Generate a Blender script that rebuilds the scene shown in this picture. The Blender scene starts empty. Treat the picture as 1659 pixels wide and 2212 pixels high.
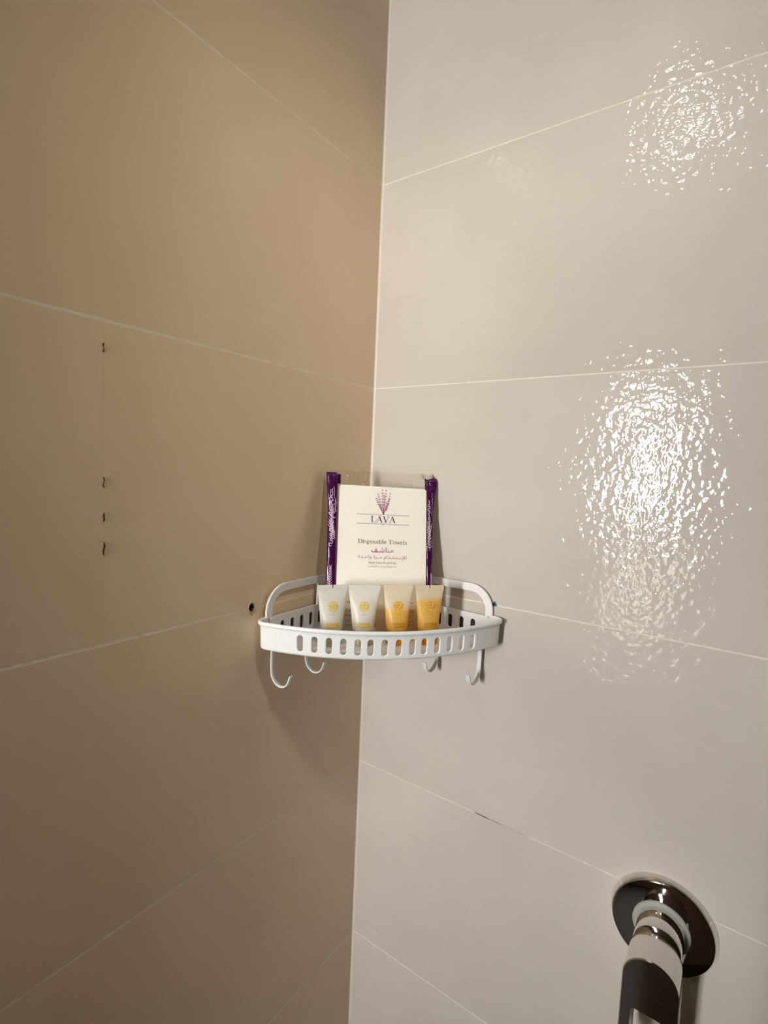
import bpy, bmesh, math, random
from mathutils import Vector, Matrix
from mathutils.geometry import interpolate_bezier, tessellate_polygon
PI = math.pi
S2 = math.sqrt(2)
sc = bpy.context.scene
COL = sc.collection
random.seed(4)

# ------------------------------------------------------------------ camera
cam_d = bpy.data.cameras.new('camera')
cam = bpy.data.objects.new('camera', cam_d)
COL.objects.link(cam)
sc.camera = cam
YAW, PIT, ROLL, F = 2.1874838624, -0.0819761495, 0.0425145936, 1117.797
d = Vector((math.cos(PIT)*math.cos(YAW), math.cos(PIT)*math.sin(YAW), math.sin(PIT)))
r = d.cross(Vector((0, 0, 1))).normalized()
u = r.cross(d)
r2 = r*math.cos(ROLL) + u*math.sin(ROLL)
u2 = -r*math.sin(ROLL) + u*math.cos(ROLL)
cam.matrix_world = Matrix(((r2.x, u2.x, -d.x, 0.48871), (r2.y, u2.y, -d.y, -0.65009),
                           (r2.z, u2.z, -d.z, -0.12362), (0, 0, 0, 1)))
cam_d.sensor_fit = 'VERTICAL'
cam_d.sensor_height = 24
cam_d.lens = 24*F/2212
cam_d.clip_start = 0.01

# ------------------------------------------------------------------ world, exposure, light strengths
world = bpy.data.worlds.new('world')
sc.world = world
world.use_nodes = True
world.node_tree.nodes['Background'].inputs[0].default_value = (1.0, 0.85, 0.7, 1)
world.node_tree.nodes['Background'].inputs[1].default_value = 0.02
sc.view_settings.view_transform = 'Standard'
sc.view_settings.look = 'None'
sc.view_settings.gamma = 1
sc.view_settings.use_curve_mapping = False
sc.view_settings.exposure = -0.33
PANE_COOL, PANE_WARM, PANE_LOW, DOWNLIGHT = 168.0, 141.0, 9.0, 95.0
SPOT = 20.0  # strength of the added fill spotlight

# ------------------------------------------------------------------ helpers
def lin(r, g, b):
    f = lambda c: (c/255)/12.92 if c <= 10 else (((c/255)+0.055)/1.055)**2.4
    return (f(r), f(g), f(b), 1)

def mat(name):
    m = bpy.data.materials.new(name)
    m.use_nodes = True
    nt = m.node_tree
    return m, nt, nt.nodes['Principled BSDF'], nt.nodes['Material Output']

def node(nt, t, **kw):
    n = nt.nodes.new(t)
    for k, v in kw.items():
        if k.startswith('i_'):
            n.inputs[k[2:].replace('_', ' ')].default_value = v
        else:
            setattr(n, k, v)
    return n

def simple(name, col, rough=0.5, metal=0.0, noise=0.0, nscale=300.0, spec=0.5, bump=0.0):
    m, nt, p, o = mat(name)
    p.inputs['Base Color'].default_value = col
    p.inputs['Roughness'].default_value = rough
    p.inputs['Metallic'].default_value = metal
    p.inputs['Specular IOR Level'].default_value = spec
    tc = node(nt, 'ShaderNodeTexCoord')
    n = node(nt, 'ShaderNodeTexNoise', i_Scale=nscale, i_Detail=3.0)
    nt.links.new(tc.outputs['Object'], n.inputs['Vector'])
    if noise > 0:
        mix = node(nt, 'ShaderNodeMix', data_type='RGBA')
        mix.inputs[6].default_value = tuple(c*(1-noise) for c in col[:3])+(1,)
        mix.inputs[7].default_value = tuple(min(1, c*(1+noise)) for c in col[:3])+(1,)
        nt.links.new(n.outputs['Fac'], mix.inputs[0])
        nt.links.new(mix.outputs[2], p.inputs['Base Color'])
    if bump > 0:
        b = node(nt, 'ShaderNodeBump', i_Distance=bump)
        nt.links.new(n.outputs['Fac'], b.inputs['Height'])
        nt.links.new(b.outputs['Normal'], p.inputs['Normal'])
    return m

def emit(name, col, s):
    m, nt, p, o = mat(name)
    nt.nodes.remove(p)
    e = node(nt, 'ShaderNodeEmission')
    e.inputs[0].default_value = col
    e.inputs[1].default_value = s
    nt.links.new(e.outputs[0], o.inputs[0])
    return m

def obj(name, bm, m, parent=None, smooth=False, loc=None, kind=None, label=None):
    me = bpy.data.meshes.new(name)
    if smooth:
        for f in bm.faces: f.smooth = True
    bm.to_mesh(me)
    bm.free()
    if m: me.materials.append(m)
    o = bpy.data.objects.new(name, me)
    COL.objects.link(o)
    if parent: o.parent = parent
    if loc: o.location = loc
    if kind: o['kind'] = kind
    if label: o['label'] = label
    if smooth == 'auto':
        me.set_sharp_from_angle(angle=math.radians(38))
    return o

def thing(name, label, cat, loc=(0, 0, 0), rot=(0, 0, 0), group=None):
    o = bpy.data.objects.new(name, None)
    o.empty_display_size = 0.02
    COL.objects.link(o)
    o.location = loc
    o.rotation_euler = rot
    o['label'] = label
    o['category'] = cat
    if group: o['group'] = group
    return o

def box(bm, x0, x1, y0, y1, z0, z1):
    v = [bm.verts.new(p) for p in ((x0,y0,z0),(x1,y0,z0),(x1,y1,z0),(x0,y1,z0),(x0,y0,z1),(x1,y0,z1),(x1,y1,z1),(x0,y1,z1))]
    for f in ((3,2,1,0),(4,5,6,7),(0,1,5,4),(1,2,6,5),(2,3,7,6),(3,0,4,7)):
        bm.faces.new([v[i] for i in f])
    return v

def newbox(*a, bev=0.0, seg=2):
    bm = bmesh.new()
    box(bm, *a)
    if bev: bmesh.ops.bevel(bm, geom=bm.edges[:], offset=bev, segments=seg, affect='EDGES', profile=0.5)
    return bm

def lathe(profile, n=48, cap0=False, cap1=False):
    """profile of (radius, height) revolved about the local z axis"""
    bm = bmesh.new()
    rings = []
    for (rad, h) in profile:
        rings.append([bm.verts.new((rad*math.cos(2*PI*i/n), rad*math.sin(2*PI*i/n), h)) for i in range(n)])
    for a, b in zip(rings, rings[1:]):
        for i in range(n):
            bm.faces.new((a[i], a[(i+1) % n], b[(i+1) % n], b[i]))
    if cap0: bm.faces.new(rings[0][::-1])
    if cap1: bm.faces.new(rings[-1])
    return bm

def prism(pts, fn, t0, t1):
    """outline pts (a,b) extruded from t0 to t1; fn(a,b,t) -> 3D"""
    bm = bmesh.new()
    A = [bm.verts.new(fn(a, b, t0)) for a, b in pts]
    B = [bm.verts.new(fn(a, b, t1)) for a, b in pts]
    n = len(pts)
    bm.faces.new(A[::-1]); bm.faces.new(B)
    for i in range(n):
        bm.faces.new((A[i], A[(i+1) % n], B[(i+1) % n], B[i]))
    bmesh.ops.recalc_face_normals(bm, faces=bm.faces[:])
    return bm

def frame_loop(outer, inner, fn, t0, t1):
    """ring between two outlines with the same vertex count, extruded"""
    bm = bmesh.new()
    n = len(outer)
    L = [[bm.verts.new(fn(a, b, t)) for a, b in o] for o in (outer, inner) for t in (t0, t1)]
    O0, O1, I0, I1 = L
    for i in range(n):
        j = (i+1) % n
        bm.faces.new((O1[i], O1[j], I1[j], I1[i])); bm.faces.new((O0[j], O0[i], I0[i], I0[j]))
        bm.faces.new((O0[i], O0[j], O1[j], O1[i])); bm.faces.new((I0[j], I0[i], I1[i], I1[j]))
    bmesh.ops.recalc_face_normals(bm, faces=bm.faces[:])
    return bm

def sweep(path, width_dir, w, t):
    """flat strip of width w (along width_dir) and thickness t following path"""
    bm = bmesh.new()
    wd = Vector(width_dir)
    P = [Vector(p) for p in path]
    rings = []
    for i, p in enumerate(P):
        a = P[max(0, i-1)]; b = P[min(len(P)-1, i+1)]
        n = (b-a).normalized().cross(wd)
        rings.append([bm.verts.new(p + wd*(w/2)*sx + n*(t/2)*sy) for sx, sy in ((1,.6),(.7,1),(-.7,1),(-1,.6),(-1,-.6),(-.7,-1),(.7,-1),(1,-.6))])
    for a, b in zip(rings, rings[1:]):
        for i in range(8):
            bm.faces.new((a[i], a[(i+1) % 8], b[(i+1) % 8], b[i]))
    bm.faces.new(rings[0][::-1]); bm.faces.new(rings[-1])
    bmesh.ops.recalc_face_normals(bm, faces=bm.faces[:])
    return bm

def ribbon(bm, pts, w, fn, w1=None):
    """flat printed stroke: polyline pts (a,b), width w, mapped by fn(a,b)"""
    n = len(pts)
    ll, rr = [], []
    for i, (a, b) in enumerate(pts):
        p0 = pts[max(0, i-1)]; p1 = pts[min(n-1, i+1)]
        dx, dy = p1[0]-p0[0], p1[1]-p0[1]
        l = math.hypot(dx, dy) or 1
        ww = (w if w1 is None else w+(w1-w)*i/(n-1))/2
        nx, ny = -dy/l*ww, dx/l*ww
        ll.append(bm.verts.new(fn(a+nx, b+ny))); rr.append(bm.verts.new(fn(a-nx, b-ny)))
    for i in range(n-1):
        bm.faces.new((rr[i], rr[i+1], ll[i+1], ll[i]))

# ------------------------------------------------------------------ materials
def tile_material(name, ca, cb, rough, bump, seed):
    m, nt, p, o = mat(name)
    tc = node(nt, 'ShaderNodeTexCoord')
    oi = node(nt, 'ShaderNodeObjectInfo')
    sh = node(nt, 'ShaderNodeVectorMath', operation='SCALE'); sh.inputs[0].default_value = (7.3, 3.1, 5.7)
    nt.links.new(oi.outputs['Random'], sh.inputs['Scale'])
    add = node(nt, 'ShaderNodeVectorMath', operation='ADD')
    nt.links.new(tc.outputs['Object'], add.inputs[0]); nt.links.new(sh.outputs[0], add.inputs[1])
    cl = node(nt, 'ShaderNodeTexNoise', i_Scale=3.2, i_Detail=4.0, i_Roughness=0.55)   # soft stone clouds
    nt.links.new(add.outputs[0], cl.inputs['Vector'])
    mp = node(nt, 'ShaderNodeMapping'); mp.inputs['Scale'].default_value = (5, 5, 110)
    nt.links.new(add.outputs[0], mp.inputs['Vector'])
    st = node(nt, 'ShaderNodeTexNoise', i_Scale=1.6, i_Detail=3.0)                        # fine horizontal grain
    nt.links.new(mp.outputs[0], st.inputs['Vector'])
    mx = node(nt, 'ShaderNodeMath', operation='MULTIPLY_ADD'); mx.inputs[1].default_value = 0.13
    nt.links.new(st.outputs['Fac'], mx.inputs[0]); nt.links.new(cl.outputs['Fac'], mx.inputs[2])
    ramp = node(nt, 'ShaderNodeValToRGB')
    ramp.color_ramp.elements[0].position = 0.32; ramp.color_ramp.elements[0].color = ca
    ramp.color_ramp.elements[1].position = 0.80; ramp.color_ramp.elements[1].color = cb
    nt.links.new(mx.outputs[0], ramp.inputs[0])
    nt.links.new(ramp.outputs[0], p.inputs['Base Color'])
    p.inputs['Roughness'].default_value = 0.9
    p.inputs['Specular IOR Level'].default_value = 0.0
    p.inputs['Coat Weight'].default_value = 1.0        # clear glaze over a flat matt body
    p.inputs['Coat IOR'].default_value = 1.5
    p.inputs['Coat Roughness'].default_value = rough
    n1 = node(nt, 'ShaderNodeTexNoise', i_Scale=128.0, i_Detail=1.6, i_Roughness=0.45)  # hammered glaze
    nt.links.new(tc.outputs['Object'], n1.inputs['Vector'])
    n2 = node(nt, 'ShaderNodeTexNoise', i_Scale=14.0, i_Detail=1.0)
    nt.links.new(tc.outputs['Object'], n2.inputs['Vector'])
    m2 = node(nt, 'ShaderNodeMath', operation='MULTIPLY_ADD'); m2.inputs[1].default_value = 2.2
    nt.links.new(n2.outputs['Fac'], m2.inputs[0]); nt.links.new(n1.outputs['Fac'], m2.inputs[2])
    b = node(nt, 'ShaderNodeBump', i_Distance=bump, i_Strength=1.0)
    nt.links.new(m2.outputs[0], b.inputs['Height'])
    nt.links.new(b.outputs['Normal'], p.inputs['Coat Normal'])
    return m

TILE_L = tile_material('glazed_tile_taupe', lin(233, 206, 172), lin(242, 218, 187), 0.14, 0.00040, 1)
TILE_R = tile_material('glazed_tile_cream', lin(198, 190, 180), lin(213, 206, 197), 0.02, 0.00070, 2)

def grout_material(name, col, stains):
    m, nt, p, o = mat(name)
    p.inputs['Roughness'].default_value = 0.85
    g = node(nt, 'ShaderNodeNewGeometry')
    n = node(nt, 'ShaderNodeTexNoise', i_Scale=70.0, i_Detail=3.0)
    nt.links.new(g.outputs['Position'], n.inputs['Vector'])
    mix = node(nt, 'ShaderNodeMix', data_type='RGBA')
    mix.inputs[6].default_value = tuple(c*0.72 for c in col[:3])+(1,); mix.inputs[7].default_value = tuple(min(1, c*1.15) for c in col[:3])+(1,)
    nt.links.new(n.outputs['Fac'], mix.inputs[0])
    cur = mix.outputs[2]
    for (pos, rad, sc_) in stains:
        s = node(nt, 'ShaderNodeVectorMath', operation='SUBTRACT'); s.inputs[1].default_value = pos
        nt.links.new(g.outputs['Position'], s.inputs[0])
        l = node(nt, 'ShaderNodeVectorMath', operation='LENGTH'); nt.links.new(s.outputs[0], l.inputs[0])
        mr = node(nt, 'ShaderNodeMapRange'); mr.inputs['From Min'].default_value = rad*0.5; mr.inputs['From Max'].default_value = rad
        mr.inputs['To Min'].default_value = sc_; mr.inputs['To Max'].default_value = 0.0
        nt.links.new(l.outputs['Value'], mr.inputs['Value'])
        mk = node(nt, 'ShaderNodeMix', data_type='RGBA'); mk.inputs[7].default_value = lin(70, 48, 34)
        nt.links.new(mr.outputs[0], mk.inputs[0]); nt.links.new(cur, mk.inputs[6])
        cur = mk.outputs[2]
    nt.links.new(cur, p.inputs['Base Color'])
    return m

GROUT_L = grout_material('grout_left', lin(252, 236, 210), [])
GROUT_R = grout_material('grout_right', lin(234, 227, 214), [((0.217, 0, -0.5995), 0.013, 0.95), ((0.233, 0, -0.5995), 0.016, 0.55), ((0.26, 0, -0.5995), 0.03, 0.35)])
SILICONE = simple('corner_grout', lin(236, 228, 216), 0.5, noise=0.05, nscale=120)
PLAIN = simple('bathroom_wall_brown', lin(112, 92, 76), 0.5, noise=0.08, nscale=6)
FLOORM = simple('floor_tile_dark', lin(46, 37, 31), 0.7, noise=0.15, nscale=9)
CEILM = simple('ceiling_paint', lin(170, 158, 142), 0.8, noise=0.03, nscale=20)
FRAMEM = simple('window_frame_grey', lin(120, 116, 110), 0.4, noise=0.05)
WHITE = simple('white_plastic', lin(238, 238, 238), 0.28, noise=0.015, nscale=60, bump=0.00002)
CHROME = simple('chrome', (0.80, 0.79, 0.77, 1), 0.05, 1.0, noise=0.02, nscale=30)
SATIN = simple('brushed_chrome', (0.74, 0.72, 0.69, 1), 0.10, 1.0, noise=0.03, nscale=40)
RUBBER = simple('grey_gasket', lin(158, 158, 154), 0.5, noise=0.05)
DARKHOLE = simple('hole_brown', lin(52, 34, 24), 0.9, noise=0.4, nscale=600)
PUTTY = simple('putty', lin(196, 174, 146), 0.9, noise=0.15, nscale=500, bump=0.0004)
DIRT = simple('joint_dirt', lin(84, 62, 46), 0.9, noise=0.3, nscale=900)
BLUE = simple('blue_plug_plastic', lin(60, 92, 128), 0.45, noise=0.1, nscale=300)
BLACK = simple('plug_bore', lin(16, 18, 24), 0.9, noise=0.1)
PAPER = simple('towel_paper', lin(252, 248, 240), 0.75, noise=0.02, nscale=220, bump=0.00008)
PURPLE = simple('purple_film', lin(66, 8, 68), 0.2, noise=0.35, nscale=90, bump=0.0008)
LILAC = simple('lilac_print', lin(226, 190, 226), 0.5, noise=0.15, nscale=500)
INK_PURPLE = simple('ink_dark_purple', lin(66, 36, 60), 0.7, noise=0.1)
INK_BROWN = simple('ink_olive_brown', lin(112, 92, 62), 0.7, noise=0.1)
INK_MAG = simple('ink_magenta', lin(166, 60, 136), 0.7, noise=0.1)
INK_MAUVE = simple('ink_mauve', lin(176, 112, 136), 0.7, noise=0.1)
INK_LAV = simple('ink_lavender', lin(190, 118, 166), 0.7, noise=0.3, nscale=400)
INK_RED = simple('ink_red_brown', lin(122, 70, 56), 0.7, noise=0.1)
PINKBAND = simple('pink_label', lin(240, 222, 206), 0.6, noise=0.03)
GOLD = simple('gold_print', lin(214, 184, 96), 0.45, noise=0.08, nscale=500)
GOLD_PALE = simple('pale_gold_line', lin(240, 226, 170), 0.5, noise=0.05)
AMBER = simple('amber_print', lin(208, 148, 30), 0.45, noise=0.08, nscale=500)
AMBER_PALE = simple('pale_amber_line', lin(250, 214, 130), 0.5, noise=0.05)
PRINT_DIM = simple('dim_gold_text', lin(206, 192, 150), 0.5, noise=0.05)
PRINT_DIM_A = simple('dim_amber_text', lin(222, 168, 70), 0.5, noise=0.05)

def film_material():
    m, nt, p, o = mat('clear_film')
    nt.nodes.remove(p)
    t = node(nt, 'ShaderNodeBsdfTransparent'); t.inputs[0].default_value = (0.965, 0.96, 0.945, 1)
    g = node(nt, 'ShaderNodeBsdfGlossy'); g.inputs['Roughness'].default_value = 0.08
    tc = node(nt, 'ShaderNodeTexCoord')
    n = node(nt, 'ShaderNodeTexNoise', i_Scale=60.0, i_Detail=2.0)
    b = node(nt, 'ShaderNodeBump', i_Distance=0.003)
    nt.links.new(tc.outputs['Object'], n.inputs['Vector'])
    nt.links.new(n.outputs['Fac'], b.inputs['Height'])
    nt.links.new(b.outputs['Normal'], g.inputs['Normal'])
    f = node(nt, 'ShaderNodeFresnel', i_IOR=1.13)
    mx = node(nt, 'ShaderNodeMixShader')
    nt.links.new(f.outputs[0], mx.inputs[0]); nt.links.new(t.outputs[0], mx.inputs[1]); nt.links.new(g.outputs[0], mx.inputs[2])
    nt.links.new(mx.outputs[0], o.inputs[0])
    return m
FILM = film_material()

def tube_material(name, stops, zlen, transl):
    """frosted plastic; colour follows the filling level (local z)"""
    m, nt, p, o = mat(name)
    tc = node(nt, 'ShaderNodeTexCoord')
    sp = node(nt, 'ShaderNodeSeparateXYZ'); nt.links.new(tc.outputs['Object'], sp.inputs[0])
    n = node(nt, 'ShaderNodeTexNoise', i_Scale=90.0, i_Detail=2.0); nt.links.new(tc.outputs['Object'], n.inputs['Vector'])
    ad = node(nt, 'ShaderNodeMath', operation='MULTIPLY_ADD'); ad.inputs[1].default_value = 0.004
    nt.links.new(n.outputs['Fac'], ad.inputs[0]); nt.links.new(sp.outputs['Z'], ad.inputs[2])
    dv = node(nt, 'ShaderNodeMath', operation='DIVIDE'); dv.inputs[1].default_value = zlen; nt.links.new(ad.outputs[0], dv.inputs[0])
    rp = node(nt, 'ShaderNodeValToRGB'); e = rp.color_ramp.elements
    while len(e) < len(stops): e.new(0.5)
    for i, (pos, c) in enumerate(stops):
        e[i].position = pos; e[i].color = c
    nt.links.new(dv.outputs[0], rp.inputs[0])
    nt.links.new(rp.outputs[0], p.inputs['Base Color'])
    p.inputs['Roughness'].default_value = 0.32
    tr = node(nt, 'ShaderNodeBsdfTranslucent'); nt.links.new(rp.outputs[0], tr.inputs[0])
    mx = node(nt, 'ShaderNodeMixShader'); mx.inputs[0].default_value = transl
    nt.links.new(p.outputs[0], mx.inputs[1]); nt.links.new(tr.outputs[0], mx.inputs[2])
    nt.links.new(mx.outputs[0], o.inputs[0])
    return m
MILK = lin(244, 240, 230)
FROST = lin(250, 240, 218)
TUBE_WHITE = tube_material('lotion_tube_plastic', [(0.0, lin(240, 234, 216)), (0.25, MILK), (1.0, lin(248, 246, 240))], 0.0573, 0.35)
TUBE_A1 = tube_material('gel_tube_plastic_low', [(0.0, lin(250, 196, 60)), (0.12, lin(253, 210, 100)), (0.45, lin(254, 216, 122)), (0.56, FROST), (1.0, FROST)], 0.0573, 0.45)
TUBE_A2 = tube_material('gel_tube_plastic_high', [(0.0, lin(250, 196, 60)), (0.12, lin(253, 210, 100)), (0.66, lin(254, 216, 122)), (0.77, FROST), (1.0, FROST)], 0.0573, 0.45)
SEAL_W = tube_material('white_seal_plastic', [(0.0, lin(246, 244, 238)), (1.0, lin(246, 244, 238))], 0.01, 0.35)
SEAL_A = tube_material('frosted_seal_plastic', [(0.0, FROST), (1.0, FROST)], 0.01, 0.45)
CAP_CLEAR = tube_material('clear_cap_plastic', [(0.0, lin(206, 196, 172)), (1.0, lin(222, 212, 188))], 0.02, 0.4)
CAP_AMBER = tube_material('amber_cap_plastic', [(0.0, lin(244, 176, 10)), (1.0, lin(246, 186, 24))], 0.02, 0.5)

# ================================================================== SETTING
ZF, ZC = -1.6, 0.9
YB, XR, XL = -2.1, 1.3, -0.9

def structure(name, bm, m, **k):
    return obj(name, bm, m, kind='structure', **k)

REC = 0.00010                    # joint depth
HY, HZ = -0.2333, -0.2990          # old drill hole on the left wall, on a joint
bm = newbox(-0.10, -0.012, -0.92, 0.08, ZF, ZC)
for a in ((-0.92, HY-0.006, ZF, ZC), (HY+0.006, 0.08, ZF, ZC), (HY-0.006, HY+0.006, ZF, HZ-0.008), (HY-0.006, HY+0.006, HZ+0.008, ZC)):
    box(bm, -0.012, -REC, *a)
wall_left = structure('wall_left', bm, GROUT_L)
wall_right = structure('wall_right', newbox(-0.001, XR, REC, 0.10, ZF, ZC), GROUT_R)
structure('floor', newbox(XL, XR, YB, 0.0, ZF-0.05, ZF), FLOORM)
structure('ceiling', newbox(XL, XR, YB, 0.08, ZC, ZC+0.05), CEILM)
structure('wall_opposite', newbox(XR, XR+0.1, YB-.1, 0.1, ZF, ZC), PLAIN)
structure('wall_entry', newbox(XL-0.1, XL, YB-.1, 0.1, ZF, ZC), PLAIN)
structure('wall_light_blocker', newbox(0.355, XR, -1.03, -0.95, ZF, ZC), PLAIN)  # unseen wall added to block window light from the far right tiles
structure('wall_hall', newbox(XL, -0.10, 0.0, 0.08, ZF, ZC), PLAIN)
# wall behind the viewer, with a tall glazed opening
WX0, WX1, WZ0, WZ1 = -0.01, 0.15, -0.92, 0.24
bm = bmesh.new()
box(bm, XL, WX0-0.04, YB-0.1, YB, ZF, ZC)
box(bm, WX1+0.04, XR, YB-0.1, YB, ZF, ZC)
box(bm, WX0-0.04, WX1+0.04, YB-0.1, YB, WZ1+0.04, ZC)
box(bm, WX0-0.04, WX1+0.04, YB-0.1, YB, ZF, WZ0-0.04)
structure('wall_behind', bm, PLAIN)
XM = 0.06
bm = bmesh.new()
for a in ((WX0-0.04, WX0, WZ0-0.04, WZ1+0.04), (WX1, WX1+0.04, WZ0-0.04, WZ1+0.04), (WX0, WX1, WZ1, WZ1+0.04), (WX0, WX1, WZ0-0.04, WZ0), (WX0, WX1, -0.43, -0.37), (XM-0.004, XM+0.004, -0.37, WZ1)):
    box(bm, a[0], a[1], YB-0.08, YB+0.005, a[2], a[3])
win = structure('window_1', bm, FRAMEM)
obj('pane', newbox(WX0, XM-0.004, YB-0.05, YB-0.04, -0.37, WZ1), emit('lit_pane_cool', (0.92, 0.96, 1.0, 1), PANE_COOL), win)
obj('pane', newbox(XM+0.004, WX1, YB-0.05, YB-0.04, -0.37, WZ1), emit('lit_pane_warm', (1.0, 0.96, 0.88, 1), PANE_WARM), win)
obj('pane', newbox(WX0, WX1, YB-0.05, YB-0.04, WZ0, -0.43), emit('lit_pane_low', (1.0, 0.93, 0.82, 1), PANE_LOW), win)

# ---- tiles: 30 cm courses, each tile a separate piece with softened edges
TH = 0.008
def tile_outline(a0, a1, z0, z1, notch=None):
    pts = [(a0, z0), (a1, z0), (a1, z1), (a0, z1)]
    if notch:                       # half-round bite out of the lower or upper edge
        edge, ac, ra, rz = notch
        arc = [(ac + ra*math.cos(t), rz*math.sin(t)) for t in [PI*i/10 for i in range(11)]]
        if edge == 'low':
            pts = [(a0, z0)] + [(x, z0+z) for x, z in arc[::-1]] + [(a1, z0), (a1, z1), (a0, z1)]
        else:
            pts = [(a0, z0), (a1, z0), (a1, z1)] + [(x, z1-z) for x, z in arc] + [(a0, z1)]
    return pts

def tile(side, a0, a1, z0, z1, proud, notch=None):
    ca, cz = (a0+a1)/2, (z0+z1)/2
    pts = [(a-ca, z-cz) for a, z in tile_outline(a0, a1, z0, z1, notch)]
    fn = (lambda a, b, t: (t, a, b)) if side == 'L' else (lambda a, b, t: (a, -t, b))
    bm = bmesh.new()
    ch = 0.00014
    n = len(pts)
    def inset(p, k):
        out = []
        for i in range(n):
            (x0, y0), (x1, y1), (x2, y2) = p[i-1], p[i], p[(i+1) % n]
            e1 = Vector((x1-x0, y1-y0)).normalized(); e2 = Vector((x2-x1, y2-y1)).normalized()
            n1 = Vector((-e1.y, e1.x)); n2 = Vector((-e2.y, e2.x))
            m_ = (n1+n2); m_ = m_/max(0.5, m_.dot(n1))
            out.append((x1+m_.x*k, y1+m_.y*k))
        return out
    A = [bm.verts.new(fn(a, b, -TH)) for a, b in pts]
    B = [bm.verts.new(fn(a, b, -ch)) for a, b in pts]
    C = [bm.verts.new(fn(a, b, 0)) for a, b in inset(pts, ch)]
    for i in range(n):
        j = (i+1) % n
        bm.faces.new((A[i], A[j], B[j], B[i])); bm.faces.new((B[i], B[j], C[j], C[i]))
    bm.faces.new(C)
    bmesh.ops.recalc_face_normals(bm, faces=bm.faces[:])
    loc = (proud, ca, cz) if side == 'L' else (ca, -proud, cz)
    return obj('tile', bm, TILE_L if side == 'L' else TILE_R, wall_left if side == 'L' else wall_right, loc=loc)

zs = [ZF, -1.5, -1.2, -0.9, -0.6, -0.3, 0.0, 0.3, 0.6, ZC]
for k in range(len(zs)-1):
    g = 0.00150
    z0, z1 = zs[k]+g, zs[k+1]-g
    pr = [0, 0.00005, 0.0001, 0.0, 0.0001, 0.00005, 0.0, 0.0001, 0][k]
    cut = -0.4105 if k == 5 else -0.72
    notch = None
    if k == 4: notch = ('high', HY, 0.0038, 0.0052)
    if k == 5: notch = ('low', HY, 0.0036, 0.0050)
    tile('L', cut+0.00006, -0.0012, z0, z1, pr, notch)
    tile('L', -0.92, cut-0.00006, z0, z1, pr)
    g = 0.0009
    z0, z1 = zs[k]+g, zs[k+1]-g
    pr = [0, 0.0002, 0.0, 0.0001, 0.0006, 0.0, 0.0002, 0.0001, 0][k]
    cut = 0.80 if k % 2 else 1.05
    tile('R', 0.0016, cut-0.0005, z0, z1, pr)
    tile('R', cut+0.0005, XR, z0, z1, pr)

# grout bead in the corner
bm = bmesh.new()
pts = [(0, 0), (0.0030, 0), (0.0021, -0.0007), (0.0010, -0.0012), (0.0005, -0.0019), (0, -0.0026)]
A = [bm.verts.new((x, y, ZF)) for x, y in pts]; B = [bm.verts.new((x, y, ZC)) for x, y in pts]
for i in range(len(pts)):
    j = (i+1) % len(pts); bm.faces.new((A[i], A[j], B[j], B[i]))
bmesh.ops.recalc_face_normals(bm, faces=bm.faces[:])
structure('trim_1', bm, SILICONE)

# old drill hole: brown bore behind the notched tiles and a collar of chipped putty
bm = lathe([(0.0001, -0.0085), (0.0042, -0.0085), (0.0046, -0.0006)], 20)
bmesh.ops.transform(bm, matrix=Matrix.Translation((0, HY, HZ)) @ Matrix.Rotation(PI/2, 4, 'Y') @ Matrix.Scale(1.25, 4, (1, 0, 0)), verts=bm.verts)
obj('drill_hole', bm, DARKHOLE, wall_left, smooth=True)
bm = bmesh.new()
rn = random.Random(3)
ri, rm, ro = [], [], []
N = 26
for i in range(N):
    t = 2*PI*i/N
    low = 1.0 + 0.5*max(0, -math.sin(t))
    k1 = rn.uniform(0.97, 1.05); k2 = rn.uniform(0.95, 1.08)
    ri.append(bm.verts.new((0.0003, HY+0.0036*math.cos(t), HZ+0.0050*math.sin(t))))
    rm.append(bm.verts.new((0.0007, HY+0.0047*math.cos(t)*k1, HZ+0.0062*math.sin(t)*k1*low)))
    ro.append(bm.verts.new((0.00005, HY+0.0058*math.cos(t)*k2, HZ+0.0070*math.sin(t)*k2*low)))
for i in range(N):
    j = (i+1) % N
    bm.faces.new((ri[i], ri[j], rm[j], rm[i])); bm.faces.new((rm[i], rm[j], ro[j], ro[i]))
bmesh.ops.recalc_face_normals(bm, faces=bm.faces[:])
obj('putty_collar', bm, PUTTY, wall_left, smooth=True)
# dirt caught in the tight vertical joint
for (zc, hh, ww) in ((-0.0245, 0.0042, 0.0006), (-0.1465, 0.0050, 0.0006), (-0.1790, 0.0045, 0.0003), (-0.2085, 0.0068, 0.0008)):
    bm = bmesh.new()
    pts = []
    for i in range(14):
        t = 2*PI*i/14
        pts.append((ww*math.cos(t)*rn.uniform(0.75, 1.2)+0.0006*math.sin(3*t+zc*90), hh*math.sin(t)))
    bm = prism(pts, lambda a, b, t: (t, -0.4105+a, zc+b), -0.0004, 0.0006)
    obj('joint_dirt', bm, DIRT, wall_left)

# ceiling light (seen as the upper sparkle on the glazed tiles)
cl = thing('ceiling_light', 'round recessed warm white ceiling light above the shower', 'light', (0.25, -1.10, ZC))
obj('trim_ring', lathe([(0.052, -0.0005), (0.068, -0.0005), (0.069, -0.006), (0.060, -0.012), (0.052, -0.008)], 40), WHITE, cl, smooth=True)
obj('lens', lathe([(0.0001, -0.006), (0.052, -0.006)], 40), emit('lamp_lens', (1.0, 0.93, 0.84, 1), DOWNLIGHT), cl)

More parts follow.
